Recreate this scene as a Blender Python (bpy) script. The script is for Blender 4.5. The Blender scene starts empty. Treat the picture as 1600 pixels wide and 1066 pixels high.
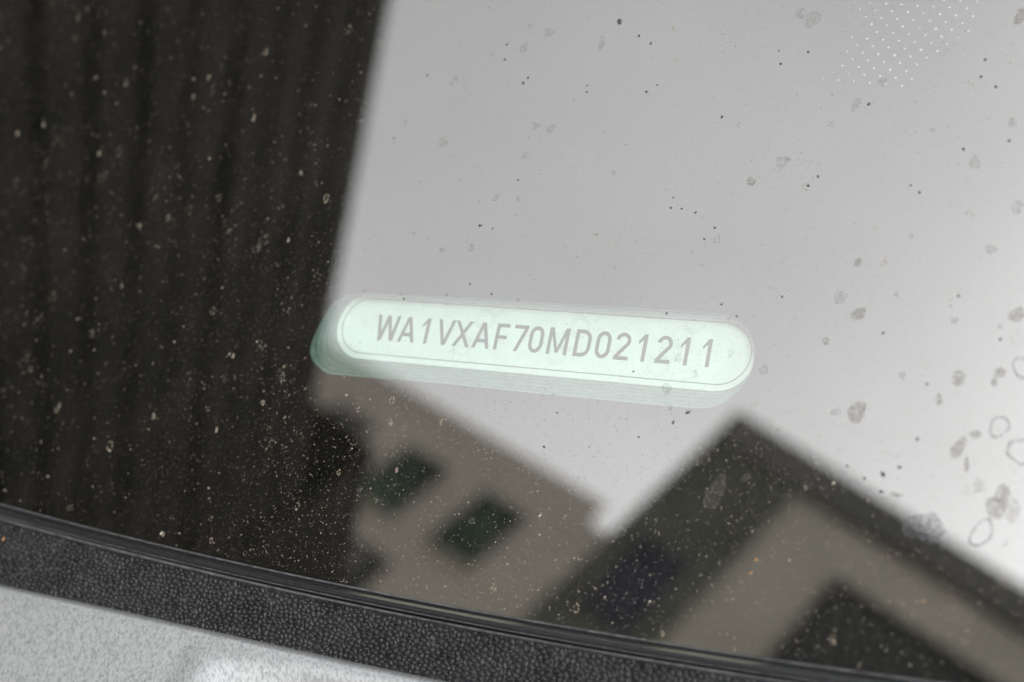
import bpy, bmesh, math, random
import numpy as np
from mathutils import Matrix, Vector
PI = math.pi
R = math.radians
rnd = random.Random(7)
rng = np.random.default_rng(11)
scene = bpy.context.scene
C = scene.collection

# ------------------------------------------------------------------ frames
# The windscreen's own frame (millimetres in the lists below, metres in the
# meshes): x along its lower edge, y up the glass, z out of the glass.
GX = Vector((0.977332, 0.0, 0.211714))
GY = Vector((-0.154875, 0.681811, 0.714946))
GZ = Vector((-0.144349, -0.731529, 0.666355))
GO = Vector((0.0, 0.0, 1.1))
GLASS = Matrix(((GX.x, GY.x, GZ.x, GO.x), (GX.y, GY.y, GZ.y, GO.y),
                (GX.z, GY.z, GZ.z, GO.z), (0, 0, 0, 1)))
MM = 0.001

# ------------------------------------------------------------------ camera
cam_d = bpy.data.cameras.new('camera')
cam = bpy.data.objects.new('camera', cam_d)
C.objects.link(cam)
scene.camera = cam
cam_d.sensor_width = 36.0
cam_d.lens = 2200.0 / 1600.0 * 36.0
cam_d.clip_start = 0.01
cam_d.clip_end = 3000.0
rot = (Matrix.Rotation(R(13), 4, 'Z') @ Matrix.Rotation(R(25), 4, 'Y')
       @ Matrix.Rotation(R(20), 4, 'X'))
cam.matrix_world = GLASS @ rot @ Matrix.Translation((0, 0, 0.235))
cam_d.dof.use_dof = True
cam_d.dof.focus_distance = 0.234
cam_d.dof.aperture_fstop = 11.8

# ------------------------------------------------------------------ sky, sun
SUN_EL, SUN_AZ = 50.0, -76.0          # degrees; azimuth counted from +X
world = bpy.data.worlds.new('World')
scene.world = world
world.use_nodes = True
wt = world.node_tree
wt.nodes.clear()
sky = wt.nodes.new('ShaderNodeTexSky')
sky.sky_type = 'NISHITA'
sky.sun_disc = False
sky.sun_elevation = R(SUN_EL)
sky.sun_rotation = R(90.0 - SUN_AZ)
sky.air_density = 1.0
sky.dust_density = 3.0
sky.ozone_density = 1.0
hsv = wt.nodes.new('ShaderNodeHueSaturation')      # overcast: cloud greys the blue
hsv.inputs['Saturation'].default_value = 0.03
bg = wt.nodes.new('ShaderNodeBackground')
bg.inputs['Strength'].default_value = 0.10
wo = wt.nodes.new('ShaderNodeOutputWorld')
wt.links.new(sky.outputs[0], hsv.inputs['Color'])
wtc = wt.nodes.new('ShaderNodeTexCoord')
wn = wt.nodes.new('ShaderNodeTexNoise')
wn.inputs['Scale'].default_value = 2.6
wn.inputs['Detail'].default_value = 4.0
wt.links.new(wtc.outputs['Generated'], wn.inputs['Vector'])
wr = wt.nodes.new('ShaderNodeMapRange')
wr.inputs['From Min'].default_value = 0.3; wr.inputs['From Max'].default_value = 0.7
wr.inputs['To Min'].default_value = 0.9; wr.inputs['To Max'].default_value = 1.1
wt.links.new(wn.outputs['Fac'], wr.inputs['Value'])
wm = wt.nodes.new('ShaderNodeVectorMath'); wm.operation = 'SCALE'
wt.links.new(hsv.outputs[0], wm.inputs[0]); wt.links.new(wr.outputs[0], wm.inputs['Scale'])
wt.links.new(wm.outputs[0], bg.inputs['Color'])
wt.links.new(bg.outputs[0], wo.inputs['Surface'])
sun_d = bpy.data.lights.new('sun', 'SUN')
sun_d.energy = 0.8
sun_d.angle = R(20)
sun_d.color = (1.0, 0.96, 0.9)
sun = bpy.data.objects.new('sun', sun_d)
C.objects.link(sun)
sd = Vector((math.cos(R(SUN_EL)) * math.cos(R(SUN_AZ)), math.cos(R(SUN_EL)) * math.sin(R(SUN_AZ)), math.sin(R(SUN_EL))))
sun.rotation_euler = sd.to_track_quat('Z', 'Y').to_euler()
sun.location = (3, -6, 8)

vs = scene.view_settings
vs.view_transform = 'Standard'
vs.look = 'None'
vs.exposure = 1.80
vs.gamma = 1.0
vs.use_curve_mapping = False
scene.cycles.max_bounces = 10
scene.cycles.transparent_max_bounces = 24
scene.cycles.sample_clamp_indirect = 6.0
scene.cycles.use_denoising = True

# ------------------------------------------------------------------ materials
def mat(name):
    m = bpy.data.materials.new(name)
    m.use_nodes = True
    nt = m.node_tree
    nt.nodes.clear()
    out = nt.nodes.new('ShaderNodeOutputMaterial')
    return m, nt, out

def node(nt, kind, **kw):
    n = nt.nodes.new(kind)
    for k, v in kw.items():
        if k in n.inputs:
            n.inputs[k].default_value = v
        else:
            setattr(n, k, v)
    return n

def tex(nt, kind, scale, src=None, **kw):
    n = node(nt, kind, **kw)
    n.inputs['Scale'].default_value = scale
    if src is None:
        tc = nt.nodes.new('ShaderNodeTexCoord')
        src = tc.outputs['Object']
    nt.links.new(src, n.inputs['Vector'])
    return n

def ramp(nt, src, stops):
    n = nt.nodes.new('ShaderNodeValToRGB')
    el = n.color_ramp.elements
    while len(el) > 1:
        el.remove(el[0])
    el[0].position, el[0].color = stops[0][0], (*([stops[0][1]] * 3 if isinstance(stops[0][1], (int, float)) else stops[0][1]), 1)
    for p, c in stops[1:]:
        e = el.new(p)
        e.color = (*([c] * 3 if isinstance(c, (int, float)) else c), 1)
    nt.links.new(src, n.inputs[0])
    return n

def plain(name, col, rough=0.6, noise=0.0, nscale=800.0, bump=0.0, spec=0.5, metallic=0.0, bdist=0.0002):
    m, nt, out = mat(name)
    p = node(nt, 'ShaderNodeBsdfPrincipled')
    p.inputs['Base Color'].default_value = (*col, 1)
    p.inputs['Roughness'].default_value = rough
    p.inputs['Specular IOR Level'].default_value = spec
    p.inputs['Metallic'].default_value = metallic
    if noise or bump:
        n = tex(nt, 'ShaderNodeTexNoise', nscale, Detail=5.0)
        if noise:
            lo = [c * (1 - noise) for c in col]
            hi = [min(1, c * (1 + noise)) for c in col]
            r = ramp(nt, n.outputs['Fac'], [(0.3, lo), (0.7, hi)])
            nt.links.new(r.outputs[0], p.inputs['Base Color'])
        if bump:
            b = node(nt, 'ShaderNodeBump', Strength=bump, Distance=bdist)
            nt.links.new(n.outputs['Fac'], b.inputs['Height'])
            nt.links.new(b.outputs[0], p.inputs['Normal'])
    nt.links.new(p.outputs[0], out.inputs[0])
    return m

# outer face of the windscreen: infrared-reflecting laminated glass, with a thin film of road dust
GLASS_R0 = 0.35
def glass_material():
    m, nt, out = mat('windscreen_glass')
    lw = node(nt, 'ShaderNodeLayerWeight', Blend=0.5)
    pw = node(nt, 'ShaderNodeMath', operation='POWER')
    nt.links.new(lw.outputs['Facing'], pw.inputs[0]); pw.inputs[1].default_value = 5.0
    ma = node(nt, 'ShaderNodeMath', operation='MULTIPLY_ADD')
    nt.links.new(pw.outputs[0], ma.inputs[0])
    ma.inputs[1].default_value = 1 - GLASS_R0
    ma.inputs[2].default_value = GLASS_R0
    tr = node(nt, 'ShaderNodeBsdfTransparent'); tr.inputs['Color'].default_value = (0.80, 0.95, 0.885, 1)
    gl = node(nt, 'ShaderNodeBsdfGlossy'); gl.inputs['Roughness'].default_value = 0.0
    gl.inputs['Color'].default_value = (1, 0.995, 0.985, 1)
    mx = node(nt, 'ShaderNodeMixShader')
    nt.links.new(ma.outputs[0], mx.inputs[0]); nt.links.new(tr.outputs[0], mx.inputs[1]); nt.links.new(gl.outputs[0], mx.inputs[2])
    # dust film: soft streaks up and down the glass, and a fine grain
    tc = nt.nodes.new('ShaderNodeTexCoord')
    mp = nt.nodes.new('ShaderNodeMapping')
    mp.inputs['Rotation'].default_value = (0, 0, R(-17))
    mp.inputs['Scale'].default_value = (1.0, 0.07, 1.0)
    nt.links.new(tc.outputs['Object'], mp.inputs[0])
    n1 = tex(nt, 'ShaderNodeTexNoise', 800.0, mp.outputs[0], Detail=4.0, Roughness=0.6)
    r1 = ramp(nt, n1.outputs['Fac'], [(0.38, 0.002), (0.66, 0.022)])
    n2 = tex(nt, 'ShaderNodeTexNoise', 2600.0, tc.outputs['Object'], Detail=2.0)
    r2 = ramp(nt, n2.outputs['Fac'], [(0.5, 0.0), (0.72, 0.07)])
    n3 = tex(nt, 'ShaderNodeTexNoise', 55.0, tc.outputs['Object'], Detail=3.0)
    r3 = ramp(nt, n3.outputs['Fac'], [(0.35, 0.2), (0.7, 0.75)])
    ad = node(nt, 'ShaderNodeMath', operation='ADD')
    nt.links.new(r1.outputs[0], ad.inputs[0]); nt.links.new(r2.outputs[0], ad.inputs[1])
    mu = node(nt, 'ShaderNodeMath', operation='MULTIPLY')
    nt.links.new(ad.outputs[0], mu.inputs[0]); nt.links.new(r3.outputs[0], mu.inputs[1])
    df = node(nt, 'ShaderNodeBsdfDiffuse'); df.inputs['Color'].default_value = (0.24, 0.215, 0.18, 1)
    m2 = node(nt, 'ShaderNodeMixShader')
    nt.links.new(mu.outputs[0], m2.inputs[0]); nt.links.new(mx.outputs[0], m2.inputs[1]); nt.links.new(df.outputs[0], m2.inputs[2])
    nt.links.new(m2.outputs[0], out.inputs[0])
    return m
M_GLASS = glass_material()
M_INNER, nt, out = mat('windscreen_inner_face')
t = node(nt, 'ShaderNodeBsdfTransparent'); t.inputs['Color'].default_value = (1, 1, 1, 1)
nt.links.new(t.outputs[0], out.inputs[0])

M_FRIT = plain('black_ceramic', (0.002, 0.002, 0.002), 0.9, spec=0.0)
M_DOT = plain('white_dot', (0.40, 0.40, 0.395), 0.8, spec=0.0)
M_PLATE = plain('label_white_film', (0.53, 0.545, 0.535), 0.7, noise=0.05, nscale=350.0, spec=0.1)
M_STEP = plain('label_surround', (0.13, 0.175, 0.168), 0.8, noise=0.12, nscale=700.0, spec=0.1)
M_INK = plain('grey_black_ink', (0.012, 0.022, 0.019), 0.8, spec=0.0)
M_LINE = plain('grey_line_ink', (0.08, 0.09, 0.085), 0.8, spec=0.0)
M_EMB = plain('faint_watermark', (0.33, 0.375, 0.355), 0.8, spec=0.0)
M_RUBBER = plain('black_rubber', (0.014, 0.0145, 0.016), 0.38, noise=0.35, nscale=1500.0, bump=0.25, spec=0.5, bdist=0.00006)
M_EDGELIT = plain('rubber_highlight', (0.055, 0.056, 0.06), 0.6, noise=0.5, nscale=700.0, spec=0.3)  # lighter grey paints the highlight along the lip and bead edges
M_COWL = plain('grained_black_plastic', (0.0085, 0.009, 0.0102), 0.48, noise=0.55, nscale=140.0, spec=0.28)
M_CLAY = plain('standin_boards', (0.013, 0.011, 0.0085), 0.85, noise=0.6, nscale=9.0, spec=0.1)
M_DUST = plain('pale_dust', (0.20, 0.172, 0.14), 0.95, noise=0.5, nscale=1500.0, spec=0.0)
M_FINE = plain('dark_dust', (0.10, 0.095, 0.085), 0.95, noise=0.5, nscale=1500.0, spec=0.0)
M_CRUST = plain('dried_dirt', (0.17, 0.145, 0.115), 0.95, noise=0.5, nscale=2500.0, spec=0.0)
M_GRIT = plain('dark_grit', (0.045, 0.052, 0.054), 0.8, noise=0.5, nscale=2500.0, spec=0.2)
M_ORANGE = plain('rusty_flake', (0.36, 0.20, 0.085), 0.9, noise=0.4, nscale=2500.0, spec=0.0)
M_FLAKE = plain('white_flake', (0.42, 0.39, 0.33), 0.9, noise=0.3, nscale=2500.0, spec=0.0)
M_RENDER = plain('cream_render', (0.66, 0.61, 0.505), 0.9, noise=0.1, nscale=1.2, spec=0.1)
M_RENDER2 = plain('cream_render_warm', (0.63, 0.575, 0.485), 0.9, noise=0.1, nscale=1.0, spec=0.1)
M_DARK = plain('dark_cladding', (0.155, 0.155, 0.13), 0.9, noise=0.2, nscale=2.0, spec=0.1)
M_PARA = plain('grey_parapet', (0.20, 0.195, 0.175), 0.9, noise=0.2, nscale=1.0, spec=0.1)
M_PANE = plain('window_pane', (0.03, 0.065, 0.03), 0.3, noise=0.8, nscale=1.1, spec=0.3)
M_PANE2 = plain('window_pane_grey', (0.045, 0.048, 0.045), 0.4, noise=0.3, nscale=1.0, spec=0.3)
M_NAVY = plain('navy_pane', (0.045, 0.048, 0.072), 0.4, noise=0.3, nscale=2.0, spec=0.2)
M_PANE3 = plain('window_pane_curtained', (0.19, 0.185, 0.18), 0.5, noise=0.35, nscale=1.5, spec=0.2)
M_FRAME = plain('window_frame', (0.06, 0.06, 0.055), 0.7, spec=0.2)
M_GROUND = plain('asphalt', (0.055, 0.055, 0.055), 0.95, noise=0.3, nscale=6.0, spec=0.1)

def film(name, col, lo, hi, nscale):
    m, nt, out = mat(name)
    df = node(nt, 'ShaderNodeBsdfDiffuse'); df.inputs['Color'].default_value = (*col, 1)
    tr = node(nt, 'ShaderNodeBsdfTransparent')
    n = tex(nt, 'ShaderNodeTexNoise', nscale, Detail=6.0)
    r = ramp(nt, n.outputs['Fac'], [(0.35, lo), (0.65, hi)])
    mx = node(nt, 'ShaderNodeMixShader')
    nt.links.new(r.outputs[0], mx.inputs[0]); nt.links.new(tr.outputs[0], mx.inputs[1]); nt.links.new(df.outputs[0], mx.inputs[2])
    nt.links.new(mx.outputs[0], out.inputs[0])
    return m
M_SPOT = film('dried_water', (0.15, 0.135, 0.115), 0.06, 0.40, 1900.0)
M_FAINT = film('dried_water_faint', (0.16, 0.15, 0.135), 0.02, 0.2, 1500.0)
M_RIM = film('dried_water_rim', (0.10, 0.09, 0.08), 0.02, 0.5, 1500.0)
M_SMEAR = film('greasy_smear', (0.115, 0.125, 0.14), 0.0, 0.4, 1500.0)

def paint():
    m, nt, out = mat('silver_paint')
    p = node(nt, 'ShaderNodeBsdfPrincipled')
    p.inputs['Metallic'].default_value = 0.7
    p.inputs['Roughness'].default_value = 0.4
    p.inputs['Coat Weight'].default_value = 0.3
    p.inputs['Coat Roughness'].default_value = 0.15
    tc = nt.nodes.new('ShaderNodeTexCoord')
    mp = nt.nodes.new('ShaderNodeMapping'); mp.vector_type = 'TEXTURE'
    mp.inputs['Rotation'].default_value = (0, 0, R(-62)); mp.inputs['Scale'].default_value = (2.4, 1, 1)
    nt.links.new(tc.outputs['Object'], mp.inputs[0])
    v = tex(nt, 'ShaderNodeTexVoronoi', 3600.0, mp.outputs[0])
    n = tex(nt, 'ShaderNodeTexNoise', 1900.0, mp.outputs[0], Detail=3.0)
    bw = node(nt, 'ShaderNodeRGBToBW')
    nt.links.new(v.outputs['Color'], bw.inputs[0])
    a = node(nt, 'ShaderNodeMath', operation='MULTIPLY_ADD')
    nt.links.new(bw.outputs[0], a.inputs[0]); a.inputs[1].default_value = 0.7
    nt.links.new(n.outputs['Fac'], a.inputs[2])
    r = ramp(nt, a.outputs[0], [(0.5, (0.31, 0.322, 0.333)), (1.2, (0.51, 0.526, 0.54))])
    nt.links.new(r.outputs[0], p.inputs['Base Color'])
    b = node(nt, 'ShaderNodeBump', Strength=0.10, Distance=0.0002)
    nt.links.new(bw.outputs[0], b.inputs['Height'])
    nt.links.new(b.outputs[0], p.inputs['Normal'])
    nt.links.new(p.outputs[0], out.inputs[0])
    return m
M_PAINT = paint()

# ------------------------------------------------------------------ object helpers
def link(name, me, m, parent=None):
    o = bpy.data.objects.new(name, me)
    C.objects.link(o)
    if m is not None:
        me.materials.append(m)
    if parent is not None:
        o.parent = parent
    return o

def mesh_np(name, verts, faces, smooth=False):
    me = bpy.data.meshes.new(name)
    v = np.asarray(verts, dtype=np.float32)
    if isinstance(faces, np.ndarray):
        n, k = faces.shape
        me.vertices.add(len(v)); me.vertices.foreach_set('co', v.ravel())
        me.loops.add(n * k); me.loops.foreach_set('vertex_index', faces.astype(np.int32).ravel())
        me.polygons.add(n)
        me.polygons.foreach_set('loop_start', np.arange(0, n * k, k, dtype=np.int32))
        me.polygons.foreach_set('loop_total', np.full(n, k, dtype=np.int32))
        me.update(calc_edges=True)
    else:
        me.from_pydata([tuple(map(float, p)) for p in v], [], faces)
    me.validate()
    me.polygons.foreach_set('use_smooth', np.full(len(me.polygons), bool(smooth)))
    me.update()
    return me

def empty(name, label, cat, mw, group=None):
    o = bpy.data.objects.new(name, None)
    o.empty_display_size = 0.05
    C.objects.link(o)
    o.matrix_world = mw
    o['label'] = label
    o['category'] = cat
    if group: o['group'] = group
    return o

def tag(o, label, cat, group=None, kind=None):
    o['label'] = label; o['category'] = cat
    if group: o['group'] = group
    if kind: o['kind'] = kind

def grid_faces(nu, nv):
    i, j = np.meshgrid(np.arange(nu - 1), np.arange(nv - 1), indexing='ij')
    a = (i * nv + j).ravel()
    return np.stack([a, a + nv, a + nv + 1, a + 1], 1)

def box(bm, x0, x1, y0, y1, z0, z1):
    v = [bm.verts.new(p) for p in ((x0, y0, z0), (x1, y0, z0), (x1, y1, z0), (x0, y1, z0), (x0, y0, z1), (x1, y0, z1), (x1, y1, z1), (x0, y1, z1))]
    for f in ((0, 3, 2, 1), (4, 5, 6, 7), (0, 1, 5, 4), (1, 2, 6, 5), (2, 3, 7, 6), (3, 0, 4, 7)):
        bm.faces.new([v[k] for k in f])

def bm_mesh(name, bm, smooth=False):
    bmesh.ops.recalc_face_normals(bm, faces=bm.faces)
    me = bpy.data.meshes.new(name)
    bm.to_mesh(me); bm.free()
    if smooth:
        for p in me.polygons: p.use_smooth = True
    return me

def loft(rings, closed=True):
    """quads between successive rings of equal length"""
    n = len(rings[0]); verts = [p for r in rings for p in r]; faces = []
    for k in range(len(rings) - 1):
        for i in range(n if closed else n - 1):
            j = (i + 1) % n
            faces.append((k * n + i, k * n + j, (k + 1) * n + j, (k + 1) * n + i))
    return verts, faces

# ------------------------------------------------------------------ the setting
def quad_plane(s, z):
    return [(-s, -s, z), (s, -s, z), (s, s, z), (-s, s, z)], [(0, 1, 2, 3)]
g = link('ground', mesh_np('ground', *quad_plane(900.0, 0.0)), M_GROUND)
g['kind'] = 'structure'

# houses and the garage stand behind the camera: the glass mirrors them
def house_prism(foot, z0, z1, mname):
    lo = [(x, y, z0) for x, y in foot]; hi = [(x, y, z1) for x, y in foot]
    v, f = loft([lo, hi])
    n = len(foot)
    f.append(tuple(range(n - 1, -1, -1))); f.append(tuple(range(n, 2 * n)))
    return mesh_np(mname, v, f)

def facade_frame(x, y, az):
    """local x along the facade (to the right in the mirror), local y outwards to the street"""
    h = Vector((math.cos(R(az)), math.sin(R(az)), 0)); n = Vector((-h.y, h.x, 0))
    return Matrix(((h.x, n.x, 0, x), (h.y, n.y, 0, y), (0, 0, 1, 0), (0, 0, 0, 1)))

def boxpart(name, m, parent, *a):
    bm = bmesh.new(); box(bm, *a)
    return link(name, bm_mesh(name, bm), m, parent)

def window(parent, x0, x1, z0, z1, pane_m, proud=0.05):
    fr = bmesh.new()
    w = 0.07
    box(fr, x0, x1, 0.002, proud, z0, z0 + w); box(fr, x0, x1, 0.002, proud, z1 - w, z1)
    box(fr, x0, x0 + w, 0.002, proud, z0 + w, z1 - w); box(fr, x1 - w, x1, 0.002, proud, z0 + w, z1 - w)
    o = link('window', bm_mesh('window', fr), M_FRAME, parent)
    boxpart('pane', pane_m, o, x0 + w, x1 - w, 0.004, 0.022, z0 + w, z1 - w)
    boxpart('sill', M_RENDER, o, x0 - 0.05, x1 + 0.05, 0.004, 0.10, z0 - 0.07, z0 - 0.002)
    return o

# grey flat-roofed house with dark corner cladding (right in the mirror)
hb = empty('house', 'cream flat-roofed house with dark corner cladding, mirrored at lower right of the glass', 'house', facade_frame(-5.913, -6.550, -22.87))
link('wall', house_prism([(0.02, 0), (9, 0), (9, -7), (0.02, -7)], 0, 9.85, 'wall'), M_RENDER, hb)
boxpart('corner_cladding', M_DARK, hb, 0, 0.87, 0.003, 0.06, 0, 9.5)
boxpart('parapet', M_PARA, hb, 0, 9.0, -7.0, 0.07, 9.54, 9.953)
boxpart('dark_blue_pane', M_NAVY, hb, 0.22, 0.66, 0.02, 0.075, 7.2, 8.15)
for z1 in (8.93, 5.9, 2.9):
    for x0 in (1.56, 5.2):
        window(hb, x0, x0 + 2.5, z1 - 1.7, z1, M_PANE2)

# cream house farther off (left in the mirror)
K = 22.0 / 13.0
cx, cy, cz = 0.1443, 0.1073, 0.9487
hc = empty('house', 'cream house with green-black upper windows, mirrored below the white label', 'house',
           facade_frame(cx + (-8.806 - cx) * K, cy + (-9.321 - cy) * K, -17.6))
zz = lambda z: cz + (z - cz) * K
link('wall', house_prism([(0, 0), (-5.5, -8), (-15, -8), (-14, 0)], 0, zz(11.40), 'wall'), M_RENDER2, hc)
link('wing', house_prism([(0.004, 0.0), (9, 0.0), (9, -7), (-4.2, -6)], 0, zz(11.03), 'wing'), M_RENDER2, hc)
for i in range(6):
    x1 = (-0.58 - 1.17 * i) * K
    window(hc, x1 - 0.64 * K, x1, zz(10.60) - 1.06 * K, zz(10.60), M_PANE if i < 2 else M_PANE3)
for fl in range(5):
    top = zz(9.06) - fl * 2.6
    for i in range(5):
        x1 = (-1.27 - 1.17 * i) * K
        window(hc, x1 - 0.20 * K, x1, max(0.6, top - 1.5), top - 0.05, M_PANE2)
        window(hc, x1 - 0.62 * K, x1 - 0.21 * K, max(0.6, top - 1.5), top, M_PANE3)

# dark boarded garage wall added to mirror an unidentified dark shape (left in the mirror)
HH = 2.025
gx, gy = 0.1443 + (-0.529 - 0.1443) / 0.651 * 2.151, 0.1073 + (-0.107 - 0.1073) / 0.651 * 2.151
ga = empty('standin', 'dark brown boarded garage added for an unidentified dark shape, mirrored over the left third of the glass', 'standin', facade_frame(gx, gy, -118.7))
ztop = 1.1 + HH
boxpart('wall', M_CLAY, ga, -1.2, 7.0, -3.0, -0.03, 0, ztop - 0.02)
boxpart('raised_wall', M_CLAY, ga, 1.84, 7.0, -2.9, 0.012, 0.01, 3.465)  # taller section added to widen the dark reflection low down
bd = None
nb = 26
for k in range(nb):
    z0 = 0.05 + k * (ztop - 0.05) / nb
    if bd is None:
        o = boxpart('board', M_CLAY, ga, -1.25, 7.05, -0.028, 0.0, 0.012, (ztop - 0.05) / nb - 0.012)
        bd = o.data
    else:
        o = bpy.data.objects.new('board', bd); C.objects.link(o); o.parent = ga
    o.location = (0, rnd.uniform(-0.004, 0.004), z0)

# ------------------------------------------------------------------ the car
car = empty('car', 'silver car with dusty windscreen above black cowl trim and pale bonnet edge', 'car', GLASS)

def seal_y(x):                        # lower edge of the visible glass (mm)
    return -44.55 + 3.3e-4 * (x - 4.0) ** 2

# windscreen: a 5 mm slab
def windscreen():
    xs = np.linspace(-280, 210, 60)
    nv = 30
    top = []
    for x in xs:
        for t_ in np.linspace(0, 1, nv):
            y0 = seal_y(x) - 1.2
            top.append((x * MM, (y0 + (240 - y0) * t_) * MM, 0))
    top = np.array(top)
    bot = top.copy(); bot[:, 2] = -0.005
    n = len(top)
    f1 = grid_faces(60, nv)
    f2 = f1[:, ::-1] + n
    rim = []
    loop = [i * nv for i in range(60)] + [59 * nv + j for j in range(1, nv)] + [i * nv + nv - 1 for i in range(58, -1, -1)] + [j for j in range(nv - 2, 0, -1)]
    for a, b in zip(loop, loop[1:] + loop[:1]):
        rim.append((a, a + n, b + n, b))
    F = np.concatenate([f1, f2, np.array(rim)])
    me = mesh_np('windscreen', np.concatenate([top, bot]), F)
    me.materials.append(M_GLASS)
    me.materials.append(M_INNER)
    idx = np.ones(len(F), dtype=np.int32); idx[:len(f1)] = 0
    me.polygons.foreach_set('material_index', idx)
    o = bpy.data.objects.new('windscreen', me); C.objects.link(o); o.parent = car
    return o
ws = windscreen()
ws['label'] = 'dusty tinted windscreen mirroring grey sky and houses'

# outlines of the viewing window (mm)
OUTER = [(-35.8, 8.45), (-24, 8.65), (-12.9, 8.8), (2.8, 8.85), (18.7, 8.95), (30, 8.95), (33.6, 8.85), (36.2, 8.15), (37.9, 7.0), (39.3, 5.2),
         (40.1, 3.0), (40.2, 0.4), (39.55, -2.0), (38.6, -3.8), (37.2, -5.3), (35.5, -6.4), (33.5, -7.05), (28, -7.25), (14, -7.3), (1.5, -7.3),
         (-16.8, -7.2), (-28, -7.4), (-37, -7.5), (-39.4, -7.15), (-41.4, -6.15), (-42.9, -5.0), (-43.8, -3.5), (-43.9, -1.6), (-43.5, 0.6), (-42.75, 2.9),
         (-42.1, 4.9), (-41.2, 6.4), (-39.8, 7.45), (-38, 8.15)]
def resample(poly, n):
    p = np.array(poly + [poly[0]], float)
    # light corner rounding by dense Catmull-Rom
    q = []
    m = len(poly)
    for i in range(m):
        a, b, c, d = (np.array(poly[(i + k) % m]) for k in (-1, 0, 1, 2))
        for t_ in np.linspace(0, 1, 12, endpoint=False):
            q.append(0.5 * ((2 * b) + (c - a) * t_ + (2 * a - 5 * b + 4 * c - d) * t_ ** 2 + (3 * b - a - 3 * c + d) * t_ ** 3))
    q = np.array(q + [q[0]])
    s = np.concatenate([[0], np.cumsum(np.linalg.norm(np.diff(q, axis=0), axis=1))])
    u = np.linspace(0, s[-1], n, endpoint=False)
    return np.stack([np.interp(u, s, q[:, 0]), np.interp(u, s, q[:, 1])], 1)

def stadium(x0, x1, y0, y1, n, ex=1.0):
    """pill outline, clockwise from its upper left like OUTER"""
    r = (y1 - y0) / 2; rx = r * ex; cyy = (y0 + y1) / 2
    out_ = [(x0 + rx, y1)]
    for t_ in np.linspace(0.02, 0.98, 30): out_.append((x0 + rx + (x1 - x0 - 2 * rx) * t_, y1))
    for a in np.linspace(90, -90, 24): out_.append((x1 - rx + rx * math.cos(R(a)), cyy + r * math.sin(R(a))))
    for t_ in np.linspace(0.02, 0.98, 30): out_.append((x1 - rx - (x1 - x0 - 2 * rx) * t_, y0))
    for a in np.linspace(-90, -268, 24): out_.append((x0 + rx + rx * math.cos(R(a)), cyy + r * math.sin(R(a))))
    q = np.array(out_ + [out_[0]])
    s = np.concatenate([[0], np.cumsum(np.linalg.norm(np.diff(q, axis=0), axis=1))])
    u = np.linspace(0, s[-1], n, endpoint=False)
    return np.stack([np.interp(u, s, q[:, 0]), np.interp(u, s, q[:, 1])], 1)

N = 240
outer = resample(OUTER, N)

# black ceramic band printed behind the glass, pierced by the viewing window
def frit():
    rect = []
    c0 = np.array([-2.0, 1.0])
    for p in outer:
        d = p - c0
        k = min((208 if d[0] > 0 else 278) / max(abs(d[0]), 1e-6), (238 if d[1] > 0 else 46) / max(abs(d[1]), 1e-6))
        q = c0 + d * k
        rect.append((q[0], max(q[1], seal_y(q[0]) - 1.0)))
    z1, z0 = -5.1, -5.3
    rings = [[(x * MM, y * MM, z0 * MM) for x, y in rect], [(x * MM, y * MM, z1 * MM) for x, y in rect],
             [(x * MM, y * MM, z1 * MM) for x, y in outer], [(x * MM, y * MM, z0 * MM) for x, y in outer]]
    v, f = loft(rings)
    n = N
    for i in range(n):
        j = (i + 1) % n
        f.append((3 * n + i, 3 * n + j, j, i))
    return mesh_np('ceramic_band', v, f)
fb = link('ceramic_band', frit(), M_FRIT, ws)

# fading dot pattern of the band, upper right
def disc(bm, x, y, z, r, n=10, th=0.04):
    c = [(x + r * math.cos(2 * PI * k / n), y + r * math.sin(2 * PI * k / n)) for k in range(n)]
    lo = [bm.verts.new((a * MM, b * MM, (z - th) * MM)) for a, b in c]
    hi = [bm.verts.new((a * MM, b * MM, z * MM)) for a, b in c]
    bm.faces.new(hi)
    for k in range(n):
        j = (k + 1) % n
        bm.faces.new((lo[k], lo[j], hi[j], hi[k]))
bm = bmesh.new()
for half in (0, 1):
    for j in range(0, 14):
        for i in range(-2, 16):
            x = 46.41 + 2.60 * (i + half / 2) + 0.345 * (j + half / 2)
            y = 50.06 - 0.29 * (i + half / 2) + 2.58 * (j + half / 2)
            xr = 56.9 + (y - 49.0) * 1.13 if y < 56.5 else 65.4 + (y - 56.5) * 0.28
            xl = 43.5 + 0.134 * (y - 50)
            if x > xr + 0.3 or x < xl: continue
            r = 0.20 + 0.03 * rnd.random()
            if x < xl + 2.2: r = 0.10
            elif x < xl + 5 and half: r = 0.17
            if x > xr - 1.2: r *= 0.85
            if y > 58 and x < xl + 4: r *= 0.6
            r *= rnd.uniform(0.7, 1.0); x += rnd.uniform(-0.06, 0.06)
            disc(bm, x, y, -5.03, r * rnd.uniform(0.85, 1.1))
dp = link('dot_pattern', bm_mesh('dot_pattern', bm), M_DOT, ws)
dp['kind'] = 'stuff'
dp['label'] = 'small white dots in rows on the black ceramic band'

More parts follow.
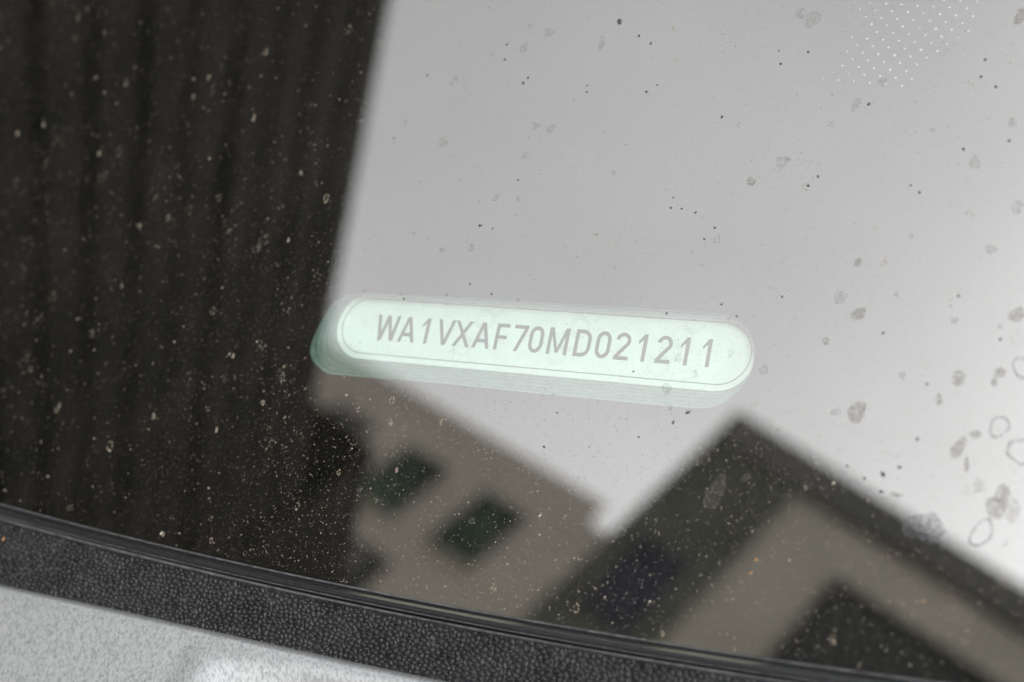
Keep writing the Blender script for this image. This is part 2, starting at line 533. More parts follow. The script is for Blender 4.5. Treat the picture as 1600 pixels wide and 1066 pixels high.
# dried water marks on the outer face
SPOTS= [(38.1,0.9,0.5,0.6,"f"),(32.8,-3.0,0.7,0.6,"f"),(29.7,-0.6,0.6,0.7,"f"),(58.7,-6.6,1.36,1.5,'d'),(55.6,-6.8,0.63,0.69,'f'),(72.4,-0.2,0.94,1.04,'d'),(70.1,-3.6,0.42,0.92,'d'),(64.5,-0.5,0.53,0.58,'f'),(77.9,1.1,0.73,0.81,'d'),(77.3,-0.4,0.53,0.58,'d'),(80.8,2.1,1.36,1.5,'r'),(78.7,-6.8,1.26,1.61,'r'),(75.7,-8.2,0.63,0.69,'d'),(73.6,-10.4,0.84,1.61,'d'),(75.0,-12.6,0.37,1.04,'d'),(81.8,-10.0,1.57,1.96,'r'),(80.2,-16.2,1.05,1.27,'d'),(79.6,-18.2,1.26,1.61,'d'),(81.6,-18.2,1.26,1.61,'f'),(78.1,-22.0,1.26,2.19,'r'),(77.0,-15.5,0.84,0.92,'f'),(66.0,-18.2,0.84,0.46,'d'),(36.5,29.6,0.68,0.75,'d'),(55.5,16.7,0.58,0.63,'d'),(56.8,8.5,0.94,1.09,'d'),(79.2,9.8,1.0,1.15,'d'),(52.5,3.9,0.53,0.58,'d'),(41.1,33.2,1.05,1.15,'f'),(32.5,19.5,0.53,0.58,'r'),(-5.8,57.7,0.84,0.92,'f'),(5.0,55.2,0.63,1.27,'f'),(-10.0,59.2,0.42,0.46,'f'),(-22.5,36.1,0.84,0.92,'f'),(-9.1,25.7,0.63,0.69,'f'),(-4.6,25.6,0.42,0.46,'f'),(-11.7,16.2,0.63,0.81,'f'),(-17.5,15.4,0.63,0.69,'f'),(-4.4,39.4,0.73,0.81,'f'),(-31.5,40.3,0.42,0.46,'f'),(-16.5,53.7,0.32,0.35,'r'),(42.1,58.5,1.26,1.61,'f'),(51.4,43.1,0.84,1.04,'f'),(74.5,57.8,0.94,1.38,'d'),(70.5,-22.3,2.52,2.3,'s'),(39.4,-21.1,1.47,2.53,'f'),(76.6,-33.5,2.1,1.61,'f')]
CLUMPS= [(-64.1,1.2,0.88),(-95.3,-21.1,0.99),(-79.6,-26.7,1.1),(-71.2,-20.1,0.77),(-55.9,-21.2,0.55),(-88.1,4.9,0.44),(-122.4,65.1,0.99),(-102.9,49.3,0.77),(-81.1,50.1,0.77),(-83.6,45.8,0.66),(-68.2,55.6,0.77),(-129.7,37.8,0.77),(-44.8,24.7,0.99),(-88.0,17.6,0.66),(-81.2,19.6,0.77),(-66.8,40.9,0.66),(-20.5,-12.3,0.77),(6.0,-40.8,0.99),(-34.5,-32.6,0.77),(-19.7,-16.1,0.77),(-56.6,-7.1,0.55),(-47.2,-15.2,0.55),(-44.6,-8.2,0.44),(-27.7,-25.8,0.55),(-122.8,39.7,0.66),(-104.5,33.2,0.66),(-143.7,58.7,0.55),(-84.9,50.0,0.44),(-51.0,16.1,0.55),(-64.6,-43.5,0.55),(-61.6,-41.3,0.44),(-50.7,-40.9,0.55),(-9.9,-15.1,0.66),(-16.4,-24.1,0.55),(77.8,-36.3,0.99),(60.0,-39.7,0.88),(20.7,-41.5,0.77),(35.1,-43.0,0.55),(-26.8,-14.5,0.55),(-52.1,29.7,0.44),(-99.2,-47.7,0.55),(-78.6,-60.3,0.33)]
GRIT= [(7.6,59.4,0.54),(11.8,56.5,0.27),(14.3,55.0,0.27),(-29.2,49.7,0.24),(-13.9,55.6,0.27),(-13.6,52.6,0.27),(-8.8,47.8,0.32),(-8.0,48.8,0.27),(4.1,45.9,0.22),(3.9,47.1,0.19),(15.3,45.8,0.3),(17.0,47.0,0.19),(29.6,41.0,0.3),(-5.5,29.1,0.24),(-11.0,20.4,0.35),(-12.3,24.8,0.16),(-8.4,19.9,0.22),(-33.2,37.0,0.22),(-24.0,18.4,0.17),(-19.4,63.4,0.16),(23.7,24.7,0.22),(25.6,24.6,0.22),(28.1,24.0,0.22),(23.8,26.5,0.19),(31.8,21.5,0.22),(30.4,19.5,0.22),(47.2,30.7,0.24),(45.9,29.1,0.26),(44.7,10.5,0.22),(63.1,28.4,0.22),(61.7,29.5,0.19),(68.7,35.6,0.22),(75.1,37.0,0.22),(60.8,5.8,0.24),(70.8,12.2,0.22),(77.4,6.0,0.22),(65.9,-14.1,0.32),(63.7,-15.4,0.38),(63.8,-18.0,0.3),(58.5,-14.8,0.22),(67.8,-9.7,0.26),(68.1,-1.4,0.22),(61.2,-16.4,0.22),(38.0,50.5,0.24),(53.4,43.1,0.32),(42.2,52.5,0.24),(37.3,52.9,0.19),(70.1,50.5,0.27),(72.2,45.9,0.3),(69.8,47.6,0.22),(68.7,35.5,0.24),(32.9,-9.2,0.38),(30.8,-11.0,0.27),(25.6,-13.9,0.22),(9.8,-17.2,0.26),(10.9,-11.4,0.19),(26.4,6.6,0.22),(35.2,8.7,0.22),(38.0,6.9,0.22),(-14.5,7.3,0.17),(-22.9,6.1,0.22),(-23.7,7.0,0.17),(-31.4,7.1,0.15),(-5.8,8.0,0.22),(-10.4,9.6,0.22),(22.6,-3.4,0.19)]
FLAKES= [(11.5,-28.3,0.35,False),(47.3,-30.2,0.32,True),(46.9,-32.2,0.32,True),(71.6,-32.5,0.32,True),(-62.1,-41.2,0.43,False),(-98.8,-47.4,0.54,True),(54.6,-6.7,0.22,False),(56.9,-17.5,0.32,False),(32.3,-38.7,0.27,False)]
def water_mark(x, y, rx, ry, kind):
    n = 28
    ph = [rnd.uniform(0, 6.28) for _ in range(4)]
    am = 0.17 if kind in 'dr' else 0.22
    tilt = rnd.uniform(-0.4, 0.1)
    def ring(k, z):
        o_ = []
        for i in range(n):
            a = 2 * PI * i / n
            w = 1 + am * (math.sin(2 * a + ph[0]) * 0.6 + math.sin(3 * a + ph[1]) * 0.45 + math.sin(5 * a + ph[2]) * 0.25)
            u, v = rx * k * w * math.cos(a), ry * k * w * math.sin(a)
            o_.append(((x + u * math.cos(tilt) - v * math.sin(tilt)) * MM, (y + u * math.sin(tilt) + v * math.cos(tilt)) * MM, z * MM))
        return o_
    th = 0.022 + rnd.random() * 0.006
    if kind == 'r':
        v, f = loft([ring(0.83, 0.004), ring(0.88, th), ring(0.97, th), ring(1.04, 0.004)])
        me = mesh_np('water_mark', v, f); me.materials.append(M_RIM); me.materials.append(M_FAINT)
    else:
        v, f = loft([ring(1.03, 0.004), ring(0.97, th), ring(0.86, th), ring(0.7, th * 0.8)])
        nf = len(f)
        f.append(tuple(range(3 * n, 4 * n)))
        me = mesh_np('water_mark', v, f)
        a, b = {'d': (M_SPOT, M_SPOT), 'f': (M_FAINT, M_FAINT), 's': (M_SMEAR, M_SMEAR)}[kind]
        me.materials.append(a)
    o = bpy.data.objects.new('water_mark', me); C.objects.link(o); o.parent = ws
for s in SPOTS: water_mark(*s)
for k in range(40):                   # fainter ones between them
    r = rnd.choice((0.25, 0.35, 0.45, 0.6, 0.8))
    x, y = rnd.uniform(-30, 88), rnd.uniform(-36, 66)
    water_mark(x, y, r, r * rnd.uniform(0.9, 1.5), 'f')

# ------------------------------------------------------------------ rubber seal, cowl, bonnet
def sweep(name, prof, m, x0=-260, x1=190, nx=220, yf=seal_y, smooth=True):
    """prof: (dy, z) in mm, swept along the lower edge of the windscreen"""
    xs = np.linspace(x0, x1, nx)
    npf = len(prof)
    v = np.zeros((nx, npf, 3))
    for j, (dy, z) in enumerate(prof):
        v[:, j, 0] = xs; v[:, j, 1] = yf(xs) + dy; v[:, j, 2] = z
    f = grid_faces(nx, npf)
    closing = np.array([[i * npf + npf - 1, (i + 1) * npf + npf - 1, (i + 1) * npf, i * npf] for i in range(nx - 1)])
    F = np.concatenate([f, closing])
    me = mesh_np(name, v.reshape(-1, 3) * MM, F[:, ::-1], smooth)
    return me

def curve(pts, n=6):
    """dense Catmull-Rom through profile points"""
    out_ = []
    P = [np.array(p, float) for p in pts]
    for i in range(len(P) - 1):
        a, b, c, d = P[max(i - 1, 0)], P[i], P[i + 1], P[min(i + 2, len(P) - 1)]
        for t_ in np.linspace(0, 1, n, endpoint=False):
            q = 0.5 * ((2 * b) + (c - a) * t_ + (2 * a - 5 * b + 4 * c - d) * t_ ** 2 + (3 * b - a - 3 * c + d) * t_ ** 3)
            out_.append((float(q[0]), float(q[1])))
    out_.append(tuple(pts[-1]))
    return out_

seal = empty('seal_tmp', 'x', 'x', GLASS) if False else None
lip = curve([(0.02, 0.05), (-0.02, 0.6), (-0.15, 0.86), (-0.34, 0.80), (-0.48, 0.45), (-0.66, 0.12), (-0.95, -0.08), (-1.30, -0.02), (-1.55, -0.14), (-1.78, -0.02), (-2.02, 0.32), (-2.22, 0.52), (-2.42, 0.36), (-2.52, -0.3)])
lip += [(-2.55, -4.0), (0.02, -4.0)]
sm = sweep('rubber_seal', lip, M_RUBBER)
rs = link('rubber_seal', sm, M_RUBBER, car)
glint = curve([(-0.06, 0.80), (-0.14, 0.92), (-0.24, 0.95), (-0.33, 0.86), (-0.36, 0.74)], 4)  # pale strips laid on the seal to paint its lip highlights
link('lip_highlight', sweep('lip_highlight', glint, M_EDGELIT), M_EDGELIT, rs)
glint2 = curve([(-2.12, 0.40), (-2.18, 0.56), (-2.26, 0.57), (-2.32, 0.44)], 4)
link('lip_highlight', sweep('lip_highlight', glint2, M_EDGELIT), M_EDGELIT, rs)
rs['label'] = 'thin black rubber lip along the foot of the windscreen'

bead = curve([(-2.74, -0.6), (-2.74, 0.25), (-2.86, 0.52), (-3.03, 0.5), (-3.18, 0.15), (-3.25, -0.3)], 5)
bead += [(-3.25, -3.0), (-2.74, -3.0)]

# cowl: leather-like moulded grain as real relief
def cowl():
    dx = 0.125
    xs = np.arange(-128, 112, dx)
    ys = np.arange(-3.1, -15.0, -0.115)
    X, Yd = np.meshgrid(xs, ys, indexing='ij')
    Y = seal_y(X) + Yd
    # elongated pebbles: jittered lattice, distance to nearest and second nearest
    sx, sy = 1.02, 0.78
    ang = R(-12)
    U = (X * math.cos(ang) + Y * math.sin(ang)) / sx
    V = (-X * math.sin(ang) + Y * math.cos(ang)) / sy
    iu, iv = np.floor(U).astype(int), np.floor(V).astype(int)
    u0, v0 = iu.min() - 2, iv.min() - 2
    nu, nv_ = iu.max() - u0 + 3, iv.max() - v0 + 3
    jit = rng.uniform(0.02, 0.98, (nu, nv_, 2))
    hgt = rng.uniform(0.6, 1.0, (nu, nv_))
    F1 = np.full(U.shape, 9.0); F2 = np.full(U.shape, 9.0); H = np.zeros(U.shape)
    for du in (-1, 0, 1):
        for dv in (-1, 0, 1):
            a, b = iu + du - u0, iv + dv - v0
            d = np.hypot(iu + du + jit[a, b, 0] - U, iv + dv + jit[a, b, 1] - V)
            closer = d < F1
            F2 = np.where(closer, F1, np.minimum(F2, d))
            H = np.where(closer, hgt[a, b], H)
            F1 = np.where(closer, d, F1)
    e = np.clip((F2 - F1) / 0.40, 0, 1)
    e = e * e * (3 - 2 * e)
    fade = np.clip((-3.2 - Yd) / 0.5, 0, 1)
    Z = -0.15 + 0.04 * (Yd + 3.1) + (0.42 * H * e - 0.28) * fade
    P = np.stack([X, Y, Z], -1).reshape(-1, 3) * MM
    f = grid_faces(len(xs), len(ys))
    me = mesh_np('cowl_trim', P, f[:, ::-1], True)
    return me
ct = link('cowl_trim', cowl(), M_COWL, car)
ct['label'] = 'grained black plastic cowl strip below the windscreen'
link('edge_bead', sweep('edge_bead', bead, M_EDGELIT), M_EDGELIT, ct)  # the bead's edge highlight is put into its lighter colour

# bonnet: silver painted edge rolled over the cowl, with a raised shoulder at lower left
def bonnet():
    xs = np.arange(-230, 140, 0.75)
    # profile parameter: roll first, then the sloping skin
    roll = [(0.6, -6.0), (0.45, -3.0), (0.25, -1.0), (0.0, 0.6), (-0.35, 1.5), (-0.9, 2.15), (-1.6, 2.55)]
    flat = [(-1.6 - 0.35 * k, 2.55 + 0.42 * 0.35 * k) for k in range(1, 60)]
    flat += [(flat[-1][0] - 2.0 * k, flat[-1][1] + 0.42 * 2.0 * k) for k in range(1, 60)]
    prof = curve(roll, 4)[:-1] + [(-1.6, 2.55)] + flat
    pr = np.array(prof)
    X, D = np.meshgrid(xs, pr[:, 0], indexing='ij')
    Z = np.tile(pr[:, 1], (len(xs), 1))
    edge = -56.0 - 0.4 * np.exp(-((X + 10) / 45.0) ** 2) + 1.0e-4 * np.clip(X - 5, 0, None) ** 2
    Y = edge + D
    # shoulder: rounded pad
    a_, b_ = (X + 47.0) * 0.45, (-1.5 - D) + 0.02 * (X + 20)
    d = -np.log(np.exp(-a_ * 1.2) + np.exp(-b_ * 1.2)) / 1.2      # smooth minimum
    k = np.clip((d + 0.8) / 4.6, 0, 1); k = k * k * (3 - 2 * k)
    Z = Z + k * (1.25 - 0.065 * np.clip(X + 45, 0, 22) - 0.25 * np.clip(d, 0, 7))
    P = np.stack([X, Y, Z], -1).reshape(-1, 3) * MM
    f = grid_faces(len(xs), len(pr))
    return mesh_np('bonnet', P, f[:, ::-1], True)
bo = link('bonnet', bonnet(), M_PAINT, car)
bo['label'] = 'silver metallic bonnet edge'

# ------------------------------------------------------------------ the identification label behind the glass
vl = empty('vin_label', 'pale green-white pill label with grey seventeen-character number behind the windscreen', 'label', GLASS)
Z_PL = -9.0
lineo = stadium(-40.8, 38.45, -2.1, 8.68, N)
plate_o = stadium(-41.8, 39.5, -3.2, 9.75, N)

def prism(name, poly, z0, z1):
    lo = [(x * MM, y * MM, z0 * MM) for x, y in poly]; hi = [(x * MM, y * MM, z1 * MM) for x, y in poly]
    v, f = loft([lo, hi]); n = len(poly)
    f.append(tuple(range(n))); f.append(tuple(range(2 * n - 1, n - 1, -1)))
    return mesh_np(name, v, f)
link('plate', prism('plate', plate_o, Z_PL - 1.2, Z_PL), M_PLATE, vl)

def band(name, a, b, z0, z1):
    rings = [[(x * MM, y * MM, z * MM) for x, y in p] for p, z in ((a, z0), (a, z1), (b, z1), (b, z0))]
    v, f = loft(rings)
    n = len(a)
    for i in range(n):
        j = (i + 1) % n
        f.append((3 * n + i, 3 * n + j, j, i))
    return mesh_np(name, v, f)
def inset(poly, d):
    p = np.asarray(poly); t_ = np.roll(p, -1, 0) - np.roll(p, 1, 0)
    t_ /= np.linalg.norm(t_, axis=1)[:, None]
    return p + np.stack([t_[:, 1], -t_[:, 0]], 1) * d
link('border_line', band('border_line', lineo, inset(lineo, 0.2), Z_PL + 0.001, Z_PL + 0.03), M_LINE, vl)

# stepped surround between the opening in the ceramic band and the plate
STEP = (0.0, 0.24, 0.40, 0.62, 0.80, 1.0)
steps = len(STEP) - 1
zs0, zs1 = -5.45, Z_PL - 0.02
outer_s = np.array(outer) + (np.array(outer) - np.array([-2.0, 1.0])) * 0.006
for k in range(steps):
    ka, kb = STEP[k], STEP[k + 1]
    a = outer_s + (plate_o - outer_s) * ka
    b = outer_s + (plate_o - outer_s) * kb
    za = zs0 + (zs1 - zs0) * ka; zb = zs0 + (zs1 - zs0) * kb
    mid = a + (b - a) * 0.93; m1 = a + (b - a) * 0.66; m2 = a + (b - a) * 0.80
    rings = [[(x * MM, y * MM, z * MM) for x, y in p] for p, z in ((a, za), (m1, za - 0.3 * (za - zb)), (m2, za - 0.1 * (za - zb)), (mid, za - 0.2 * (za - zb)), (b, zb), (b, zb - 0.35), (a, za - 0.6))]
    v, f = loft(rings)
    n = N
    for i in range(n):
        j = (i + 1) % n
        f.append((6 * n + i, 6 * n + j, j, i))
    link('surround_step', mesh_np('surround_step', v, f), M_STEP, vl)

# the characters: strokes of a plain sans face, 4.8 mm tall
SW = 0.665
HC = 4.82
def arc(cx_, cy_, rx, ry, a0, a1, n=18):
    return [(cx_ + rx * math.cos(R(a0 + (a1 - a0) * k / n)), cy_ + ry * math.sin(R(a0 + (a1 - a0) * k / n))) for k in range(n + 1)]
def diag(xa, ya, xb, yb, sw=None):
    """straight stroke cut level at both ends"""
    sw = sw or SW
    L = math.hypot(xb - xa, yb - ya)
    hw = sw / 2 * L / abs(yb - ya)
    return ('poly', [(xa - hw, ya), (xa + hw, ya), (xb + hw, yb), (xb - hw, yb)])
def hbar(x0, x1, y):
    return ('poly', [(x0, y - SW / 2), (x1, y - SW / 2), (x1, y + SW / 2), (x0, y + SW / 2)])
def path(pts, closed=False):
    return ('path', pts, closed)
def glyph(ch):
    h, s = HC, SW / 2
    b = s + 0.02
    if ch == 'W':
        w = 4.85
        return w, [diag(s, h, 1.18, 0), diag(1.22, 0, w / 2, h), diag(w / 2, h, w - 1.22, 0), diag(w - 1.18, 0, w - s, h)]
    if ch == 'A':
        w = 3.5
        return w, [diag(s, 0, w / 2 - 0.04, h), diag(w / 2 + 0.04, h, w - s, 0), hbar(0.72, w - 0.72, 1.42)]
    if ch == 'V':
        w = 3.55
        return w, [diag(s, h, w / 2 - 0.04, 0), diag(w / 2 + 0.04, 0, w - s, h)]
    if ch == 'X':
        w = 3.5
        return w, [diag(s, 0, w - s, h), diag(s, h, w - s, 0)]
    if ch == 'M':
        w = 3.9
        return w, [diag(s, 0, s, h), diag(w - s, 0, w - s, h), diag(s + 0.15, h, w / 2, 0.35, 0.56), diag(w / 2, 0.35, w - s - 0.15, h, 0.56)]
    if ch == 'F':
        w = 2.5
        return w, [diag(s, 0, s, h), hbar(SW - 0.02, w, h - s), hbar(SW - 0.02, w - 0.25, 2.35)]
    if ch == '7':
        w = 2.75
        return w, [hbar(0, w, h - s), diag(0.78, 0, w - s - 0.04, h - SW + 0.05)]
    if ch == '1':
        w = 1.5
        return w, [diag(w - s, 0, w - s, h), ('poly', [(0, h - 1.25), (0.0, h - 1.9 + 0.0), (w - SW + 0.02, h - 0.98), (w - SW + 0.02, h - 0.05)])]
    if ch == '0':
        w = 2.75
        rx, ry = w / 2 - s, 1.25
        pts = arc(w / 2, h - s - ry, rx, ry, 180, 0) + arc(w / 2, s + ry, rx, ry, 0, -180)
        return w, [path(pts, True)]
    if ch == 'D':
        w = 3.05
        r = 1.35
        pts = [(s, s), (w - s - r, s)] + arc(w - s - r, s + r, r, r, -90, 0, 10)[1:] + arc(w - s - r, h - s - r, r, r, 0, 90, 10) + [(s, h - s)]
        return w, [path(pts, True)]
    if ch == '2':
        w = 2.75
        r = w / 2 - s
        pts = arc(w / 2, h - s - r * 1.02, r, r * 1.02, 172, -28, 18) + [(0.42, SW * 0.9)]
        return w, [path(pts), hbar(0, w - 0.05, s)]
def stroke_strip(pts, closed):
    p = [np.array(q, float) for q in pts]; n = len(p); L, Rr = [], []
    for i in range(n):
        a = p[(i - 1) % n] if closed or i > 0 else None
        c = p[(i + 1) % n] if closed or i < n - 1 else None
        d1 = (p[i] - a) / np.linalg.norm(p[i] - a) if a is not None else None
        d2 = (c - p[i]) / np.linalg.norm(c - p[i]) if c is not None else None
        if d1 is None: d1 = d2
        if d2 is None: d2 = d1
        n1 = np.array([-d1[1], d1[0]]); n2 = np.array([-d2[1], d2[0]])
        m = n1 + n2; m /= np.linalg.norm(m)
        k = SW / 2 / max(0.45, m @ n1)
        L.append(p[i] + m * k); Rr.append(p[i] - m * k)
    return L, Rr
def char_mesh(ch):
    w, strokes = glyph(ch)
    bm = bmesh.new()
    for k, st in enumerate(strokes):
        z1 = (0.020 + 0.004 * k) * MM; z0 = 0.001 * MM
        tf = lambda q, z: (((q[0] - w / 2)) * MM, (q[1] - HC / 2) * MM, z)
        if st[0] == 'poly':
            hi = [bm.verts.new(tf(q, z1)) for q in st[1]]; lo = [bm.verts.new(tf(q, z0)) for q in st[1]]
            n = len(hi)
            bm.faces.new(hi)
            for i in range(n):
                j = (i + 1) % n
                bm.faces.new((lo[i], lo[j], hi[j], hi[i]))
        else:
            L, Q = stroke_strip(st[1], st[2])
            lh = [bm.verts.new(tf(q, z1)) for q in L]; rh = [bm.verts.new(tf(q, z1)) for q in Q]
            ll = [bm.verts.new(tf(q, z0)) for q in L]; rl = [bm.verts.new(tf(q, z0)) for q in Q]
            n = len(lh)
            for i in range(n if st[2] else n - 1):
                j = (i + 1) % n
                bm.faces.new((lh[i], rh[i], rh[j], lh[j])); bm.faces.new((rh[i], rl[i], rl[j], rh[j])); bm.faces.new((ll[i], lh[i], lh[j], ll[j]))
            if not st[2]:
                for i in (0, n - 1): bm.faces.new((lh[i], rh[i], rl[i], ll[i]))
    return bm_mesh('character', bm)
VIN = 'WA1VXAF70MD021211'
CXS = [-30.85, -26.45, -22.75, -18.55, -14.95, -10.95, -7.1, -3.45, -0.3, 3.95, 8.6, 12.4, 15.95, 19.5, 23.4, 27.0, 30.8]
glyphs = {}
for ch, x in zip(VIN, CXS):
    if ch not in glyphs:
        glyphs[ch] = char_mesh(ch); glyphs[ch].materials.append(M_INK)
    o = bpy.data.objects.new('character', glyphs[ch]); C.objects.link(o); o.parent = vl
    o.location = (x * MM, 3.19 * MM, Z_PL * MM)
    o['label'] = 'grey printed character ' + ch

# faint interlocked-ring emblems printed across the film
def inside_line(x, y):
    r = 5.2
    xx = min(max(x, -40.8 + r), 38.45 - r)
    return math.hypot(x - xx, y - 3.29) < r - 0.05
def emblem(cs):
    bm = bmesh.new()
    for q, (cx_, cy_) in enumerate(cs):
        for rr, wd in ((1.95, 0.13), (1.5, 0.10)):
            n = 48
            z = (Z_PL + 0.006 + 0.0015 * q + (0.0007 if rr < 1.7 else 0)) * MM
            pts = []
            for i in range(n):
                a = 2 * PI * i / n
                pts.append((cx_ + rr * math.cos(a), cy_ + rr * math.sin(a), cx_ + (rr - wd) * math.cos(a), cy_ + (rr - wd) * math.sin(a)))
            for i in range(n):
                p, s_ = pts[i], pts[(i + 1) % n]
                if not (inside_line(p[0], p[1]) and inside_line(s_[0], s_[1])): continue
                bm.faces.new([bm.verts.new((u * MM, v_ * MM, z)) for u, v_ in ((p[0], p[1]), (s_[0], s_[1]), (s_[2], s_[3]), (p[2], p[3]))])
    return bm_mesh('ring_emblem', bm)
for x0, y0 in ((-14.4, 1.0), (4.1, 0.8), (22.9, 0.4)):
    e = link('ring_emblem', emblem([(x0 + 1.66 * i, y0 + 2.6 * i) for i in range(4)]), M_EMB, vl)

# ------------------------------------------------------------------ dust and grit lying on the glass
def grains(name, pts, m, z=0.002):
    """pts: (x, y, r, flat) -> low faceted crumbs"""
    n = len(pts); k = 6
    P = np.asarray(pts, float)
    ang = rng.uniform(0, 2 * PI, (n, 1)) + np.arange(k)[None] * 2 * PI / k
    rad = P[:, 2:3] * rng.uniform(0.6, 1.2, (n, k))
    st = rng.uniform(0.75, 1.35, (n, 1))
    v = np.zeros((n, k + 1, 3))
    v[:, :k, 0] = P[:, 0:1] + rad * np.cos(ang) * st
    v[:, :k, 1] = P[:, 1:2] + rad * np.sin(ang) / st
    zz_ = P[:, 4] if P.shape[1] > 4 else np.full(n, z)
    v[:, :k, 2] = zz_[:, None]
    v[:, k, 0] = P[:, 0] + P[:, 2] * rng.uniform(-0.3, 0.3, n)
    v[:, k, 1] = P[:, 1] + P[:, 2] * rng.uniform(-0.3, 0.3, n)
    v[:, k, 2] = zz_ + P[:, 2] * P[:, 3]
    base = (np.arange(n) * (k + 1))[:, None, None]
    i = np.arange(k)
    f = np.stack([i, (i + 1) % k, np.full(k, k)], 1)[None] + base
    return mesh_np(name, v.reshape(-1, 3) * MM, f.reshape(-1, 3))
def ok(x, y): return y > seal_y(x) + 0.4
pts = []
def sprinkle(n, r0, r1, flat, x0=-165, x1=100, y0=-47, y1=85, powr=2.0):
    c = 0
    while c < n:
        x, y = rnd.uniform(x0, x1), rnd.uniform(y0, y1)
        if not ok(x, y): continue
        pts.append((x, y, r0 + (r1 - r0) * rnd.random() ** powr, flat)); c += 1
sprinkle(42000, 0.022, 0.07, 0.6)
fine_pts = pts; pts = []
sprinkle(14000, 0.022, 0.06, 0.6)
sprinkle(2600, 0.04, 0.12, 0.5, x0=-48, x1=90, y1=-8, powr=2.5)
sprinkle(5000, 0.03, 0.085, 0.6, x0=-70, x1=60, y1=20)
sprinkle(2600, 0.06, 0.14, 0.5)
sprinkle(1100, 0.06, 0.18, 0.5, x0=-160, x1=-20)
sprinkle(900, 0.05, 0.15, 0.5, x0=-45, x1=90, y1=-10)
sprinkle(130, 0.12, 0.28, 0.4, x0=-160, x1=-25)
sprinkle(60, 0.12, 0.24, 0.4)
for x, y, r in [(rnd.uniform(-160, 90), rnd.uniform(-40, 80), rnd.uniform(0.5, 1.6)) for _ in range(110)]:
    for k in range(rnd.randint(6, 22)):
        a, q = rnd.uniform(0, 6.28), r * math.sqrt(rnd.random())
        px, py = x + q * math.cos(a), y + q * math.sin(a)
        if ok(px, py): pts.append((px, py, rnd.uniform(0.04, 0.11), 0.5))
pts = [p + (0.002,) for p in pts]
for k in range(3600):                   # on the rubber lip, bead and cowl; extra on edges paints their highlight
    x = rnd.uniform(-130, 105)
    dy, z = rnd.choice(((-0.2, 0.84), (-0.2, 0.84), (-2.2, 0.5), (-2.93, 0.52), (-1.1, -0.05), (-2.93, 0.52), (rnd.uniform(-4, -11.5), 0.0)))
    pts.append((x, seal_y(x) + dy + rnd.uniform(-0.1, 0.1), 0.02 + 0.08 * rnd.random() ** 5, 0.6, z))
fu = link('fine_dust', grains('fine_dust', fine_pts, M_FINE), M_FINE)
fu.matrix_world = GLASS
tag(fu, 'very fine grey dust grains all over the windscreen', 'dust', kind='stuff')
du = link('dust', grains('dust', pts, M_DUST), M_DUST)
du.matrix_world = GLASS
tag(du, 'fine pale dust specks scattered over the whole windscreen', 'dust', kind='stuff')

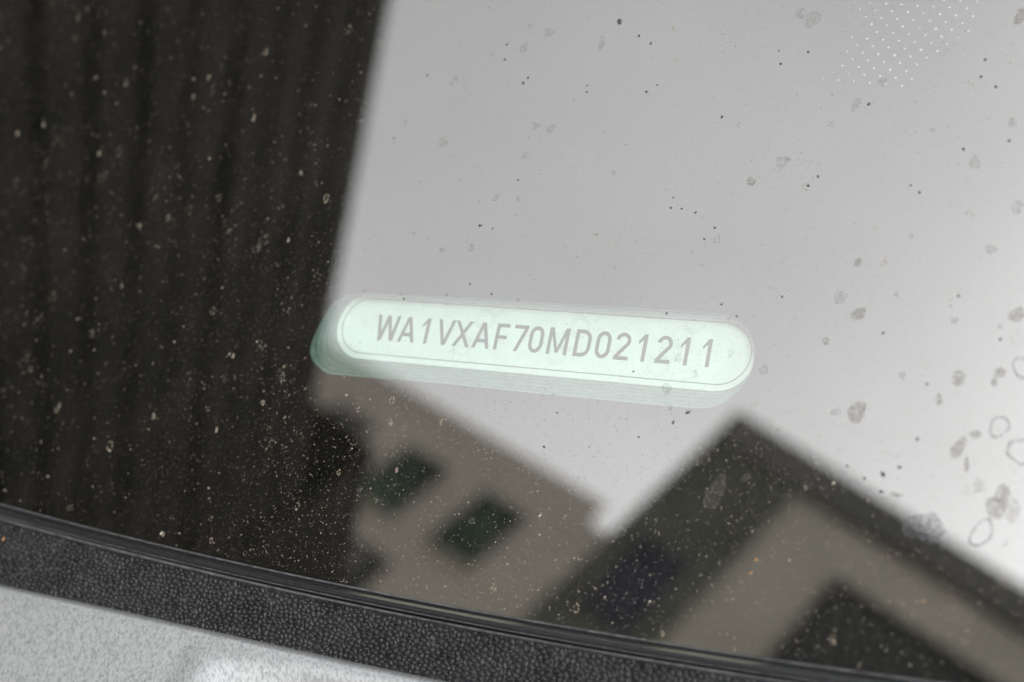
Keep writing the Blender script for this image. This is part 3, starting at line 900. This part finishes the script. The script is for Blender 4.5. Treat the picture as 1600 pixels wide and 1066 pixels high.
MARKS = [('the left end of the pale label', -42, 1), ('the right end of the pale label', 40, 1), ('the middle of the pale label', -1, 2),
         ('the white dot pattern', 57, 56), ('the mirrored roof corner', 36, -12.5), ('the lower left end of the glass', -95, -40), ('the mirrored house windows', -12, -24)]
WORDS = ['no', 'one', 'two', 'three', 'four', 'five', 'six', 'seven', 'eight', 'nine', 'ten', 'eleven', 'twelve', 'thirteen', 'fourteen', 'fifteen',
         'sixteen', 'seventeen', 'eighteen', 'nineteen', 'twenty', 'twenty-one', 'twenty-two', 'twenty-three', 'twenty-four']
used = set()
def place(what, x, y):
    """where a speck lies, counted in letter heights of the label from the nearest landmark"""
    cand = []
    for nm, a, b in MARKS:
        dx, dy = x - a, y - b
        # directions as the picture shows them (the label runs 13 degrees clockwise there)
        u = dx * math.cos(R(-5)) - dy * math.sin(R(-5)); v = dx * math.sin(R(-5)) + dy * math.cos(R(-5))
        cand.append((math.hypot(dx, dy), nm, u, v))
    cand.sort()
    for unit, uname in ((4.82, 'letter heights'), (2.41, 'half letter heights')):
        for d, nm, u, v in cand:
            w = WORDS[min(24, max(1, round(d / unit)))]
            k = int(((math.degrees(math.atan2(v, u)) + 22.5) % 360) // 45)
            way = ['right of', 'up and right of', 'above', 'up and left of', 'left of', 'down and left of', 'below', 'down and right of'][k]
            t = f"{what}, {w} {uname if w != 'one' else uname[:-1]} {way} {nm}"
            if t not in used and len(t.split()) <= 16:
                used.add(t)
                return t
    return what
def crumb(x, y, r, m, label, cat, name, group, n=14):
    """one clump of dried dirt: a crust of joined crumbs"""
    q = []
    ring_like = rnd.random() < 0.45
    for k in range(n):
        a = rnd.uniform(0, 6.28)
        d = r * (rnd.uniform(0.65, 0.95) if ring_like else math.sqrt(rnd.random()) * 0.85)
        q.append((d * math.cos(a) * 0.75, d * math.sin(a) * 1.2, rnd.uniform(0.05, 0.11) + 0.10 * r * rnd.random() ** 2, 0.5))
    o = link(name, grains(name, q, m), m)
    o.matrix_world = GLASS @ Matrix.Translation((x * MM, y * MM, 0))
    tag(o, label, cat, group)
    return o
for x, y, r in CLUMPS:
    if ok(x, y) and ok(x, y - r):
        crumb(x, y, r * 0.85, M_CRUST, place('pale brown dirt crumb', x, y), 'dirt', 'dirt_clump', 'dried dirt clumps on the windscreen', rnd.randint(12, 34))
for i, (x, y, r) in enumerate(GRIT):
    o = link('grit', grains('grit', [(0, 0, r, 0.7), (r * 0.4, -r * 0.3, r * 0.6, 0.8), (-r * 0.3, r * 0.35, r * 0.55, 0.8)], M_GRIT), M_GRIT)
    o.matrix_world = GLASS @ Matrix.Translation((x * MM, y * MM, 0)) @ Matrix.Rotation(rnd.uniform(0, 6.28), 4, 'Z')
    if i == 0: tag(o, 'largest black grit speck, near the top of the sky reflection', 'grit', 'dark grit on the windscreen')
    else: tag(o, place('dark grit speck', x, y), 'grit', 'dark grit on the windscreen')
for x, y, r, rusty in FLAKES:
    m = M_ORANGE if rusty else M_FLAKE
    o = link('flake', grains('flake', [(0, 0, r * 0.5, 0.5), (r * 0.25, r * 0.35, r * 0.42, 0.5), (-r * 0.2, -r * 0.3, r * 0.35, 0.6)], m), m)
    o.matrix_world = GLASS @ Matrix.Translation((x * MM, y * MM, (0 if ok(x, y) else 0.5) * MM))
    tag(o, place('rusty orange flake' if rusty else 'bright whitish flake', x, y), 'flake',
        'orange flakes' if rusty else 'white flakes')
